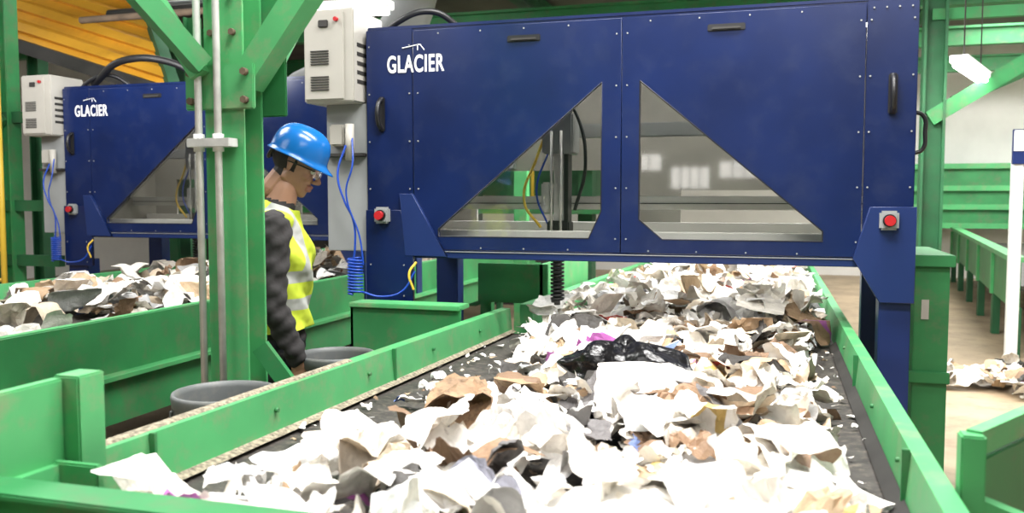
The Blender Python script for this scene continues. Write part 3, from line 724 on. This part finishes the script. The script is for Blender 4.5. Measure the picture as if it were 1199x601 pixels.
def sph(name,c,r,m,parent,sc=(1,1,1)):
    b=bmesh.new(); bmesh.ops.create_uvsphere(b,u_segments=20,v_segments=12,radius=r,matrix=Matrix.Translation(c)@Matrix.Diagonal((*sc,1)))
    me=bpy.data.meshes.new(name); b.to_mesh(me); b.free(); return link(me,name,parent,m,True)
for s in (-1,1):
    sph('eye',(.079,s*.031,.0),.0115,EYEW,hd); sph('iris',(.0875,s*.031,-.003),.0055,IRIS,hd,(.5,1,1))
    tube('eyelid',[(.078,s*.044,.002),(.089,s*.032,.0065),(.087,s*.019,.002)],.0032,SKIN,hd)
    tube('eyebrow',[(.084,s*.05,.018),(.094,s*.032,.024),(.096,s*.014,.019)],.0035,HAIR,hd)
    tube('glasses_temple',[(.092,s*.062,.006),(.04,s*.079,.006),(-.02,s*.084,.004)],.0028,BLACK,hd)
bm=bmesh.new(); top=[];bot=[]
for i in range(17):
    a=(i-8)/8*1.05; x=.048+.066*math.cos(a); y=.072*math.sin(a)
    top.append(bm.verts.new((x,y,.014))); bot.append(bm.verts.new((x-.003,y,-.022+.008*math.exp(-(y/.012)**2))))
for i in range(16): bm.faces.new((top[i],top[i+1],bot[i+1],bot[i]))
me=bpy.data.meshes.new('glasses_lens'); bm.to_mesh(me); bm.free(); link(me,'glasses_lens',hd,GLASS,True)
polytube('glasses_top_bar',[(.048+.067*math.cos((i-8)/8*1.05),.073*math.sin((i-8)/8*1.05),.014) for i in range(17)],.0016,BLACK,hd)
bm=bmesh.new(); n=48; rings=[]
prof=[(1.0,0),(1.0,.12),(.985,.3),(.94,.5),(.86,.68),(.73,.83),(.52,.94),(.28,.99),(.02,1.0)]
def hx(a,k,z,brim=0):
    ca,sa=math.cos(a),math.sin(a)
    fx=(.122+ (.034*max(0,ca)**1.5+.008)*brim)*k; fy=(.106+.010*brim)*k
    zz=z*.122; y=sa*fy
    if not brim: zz+=.007*math.exp(-(y/.018)**2)*(z>.2)
    return (ca*fx-.005,y,.035+zz-(.012*max(0,ca) if brim else 0))
rings.append([bm.verts.new(hx(2*math.pi*i/n,1,-.10,1)) for i in range(n)])
rings.append([bm.verts.new(hx(2*math.pi*i/n,1,-.05,1)) for i in range(n)])
for k,z in prof: rings.append([bm.verts.new(hx(2*math.pi*i/n,k,z)) for i in range(n)])
for q in range(len(rings)-1):
    for i in range(n): bm.faces.new((rings[q][i],rings[q][(i+1)%n],rings[q+1][(i+1)%n],rings[q+1][i]))
bm.faces.new(rings[-1])
me=bpy.data.meshes.new('hard_hat'); bm.to_mesh(me); bm.free(); o=link(me,'hard_hat',hd,HAT,True); sd=o.modifiers.new('t','SOLIDIFY'); sd.thickness=.004
ss=o.modifiers.new('sub','SUBSURF'); ss.levels=1; ss.render_levels=1
tube('hat_strap',[(-.10,-.05,.03),(-.115,0,-.015),(-.10,.05,.03)],.008,BLACK,hd)
def hand(name,w,dirv,palm_n,s):
    w=Vector(w); d=Vector(dirv).normalized(); t=Vector(palm_n); t=(t-d*t.dot(d)).normalized(); n=d.cross(t)*s
    bm=bmesh.new(); P=lambda a,b,c: tuple(w+d*a+t*b+n*c)
    blob(bm,[(P(-.02,0,0),.026),(P(.02,.012,0),.019),(P(.02,-.014,0),.018)])
    blob(bm,[(P(.015,.018,0),.016),(P(.015,-.018,0),.015),(P(.085,.030,0),.0125),(P(.083,-.030,0),.0115)])
    for k,(off,L) in enumerate(((.029,.072),(.010,.080),(-.010,.074),(-.029,.058))):
        a=(.082 if k<3 else .076); r=.0088-.0006*k
        k1=P(a+L*.42,off*1.08,.010); k2=P(a+L*.72,off*1.08,.028+.002*k); k3=P(a+L*.86,off*1.05,.048+.002*k)
        blob(bm,[(P(a-.01,off,0),r+.001),(k1,r)]); blob(bm,[(k1,r),(k2,r*.93)]); blob(bm,[(k2,r*.93),(k3,r*.82)])
    blob(bm,[(P(.015,.02,.006),.013),(P(.052,.047,.016),.0105)]); blob(bm,[(P(.052,.047,.016),.0105),(P(.082,.052,.028),.0088)])
    me=remesh(bm,name,.0028,3); link(me,name,pg,SKIN,True)
hand('hand_right',(.09,-.224,.93),(.2,.05,-1),(1,.1,.2),-1)
hand('hand_left',(.055,.224,.935),(.2,-.05,-1),(1,-.1,.2),1)

# ---------------------------------------------------------------- world & camera
wd=bpy.data.worlds.new('world'); scene.world=wd; wd.use_nodes=True
wd.node_tree.nodes['Background'].inputs[0].default_value=(.8,.85,1,1); wd.node_tree.nodes['Background'].inputs[1].default_value=.3
cd=bpy.data.cameras.new('camera'); cam=bpy.data.objects.new('camera',cd); col.objects.link(cam)
cam.location=(0,0,1.57); cam.rotation_euler=(math.radians(90-3.81),0,math.radians(16.95))
cd.lens=30.93; cd.sensor_width=36; cd.clip_start=.05
cd.dof.use_dof=True; cd.dof.focus_distance=3.9; cd.dof.aperture_fstop=3.2
scene.camera=cam
scene.view_settings.view_transform='Standard'
scene.view_settings.exposure=0.35
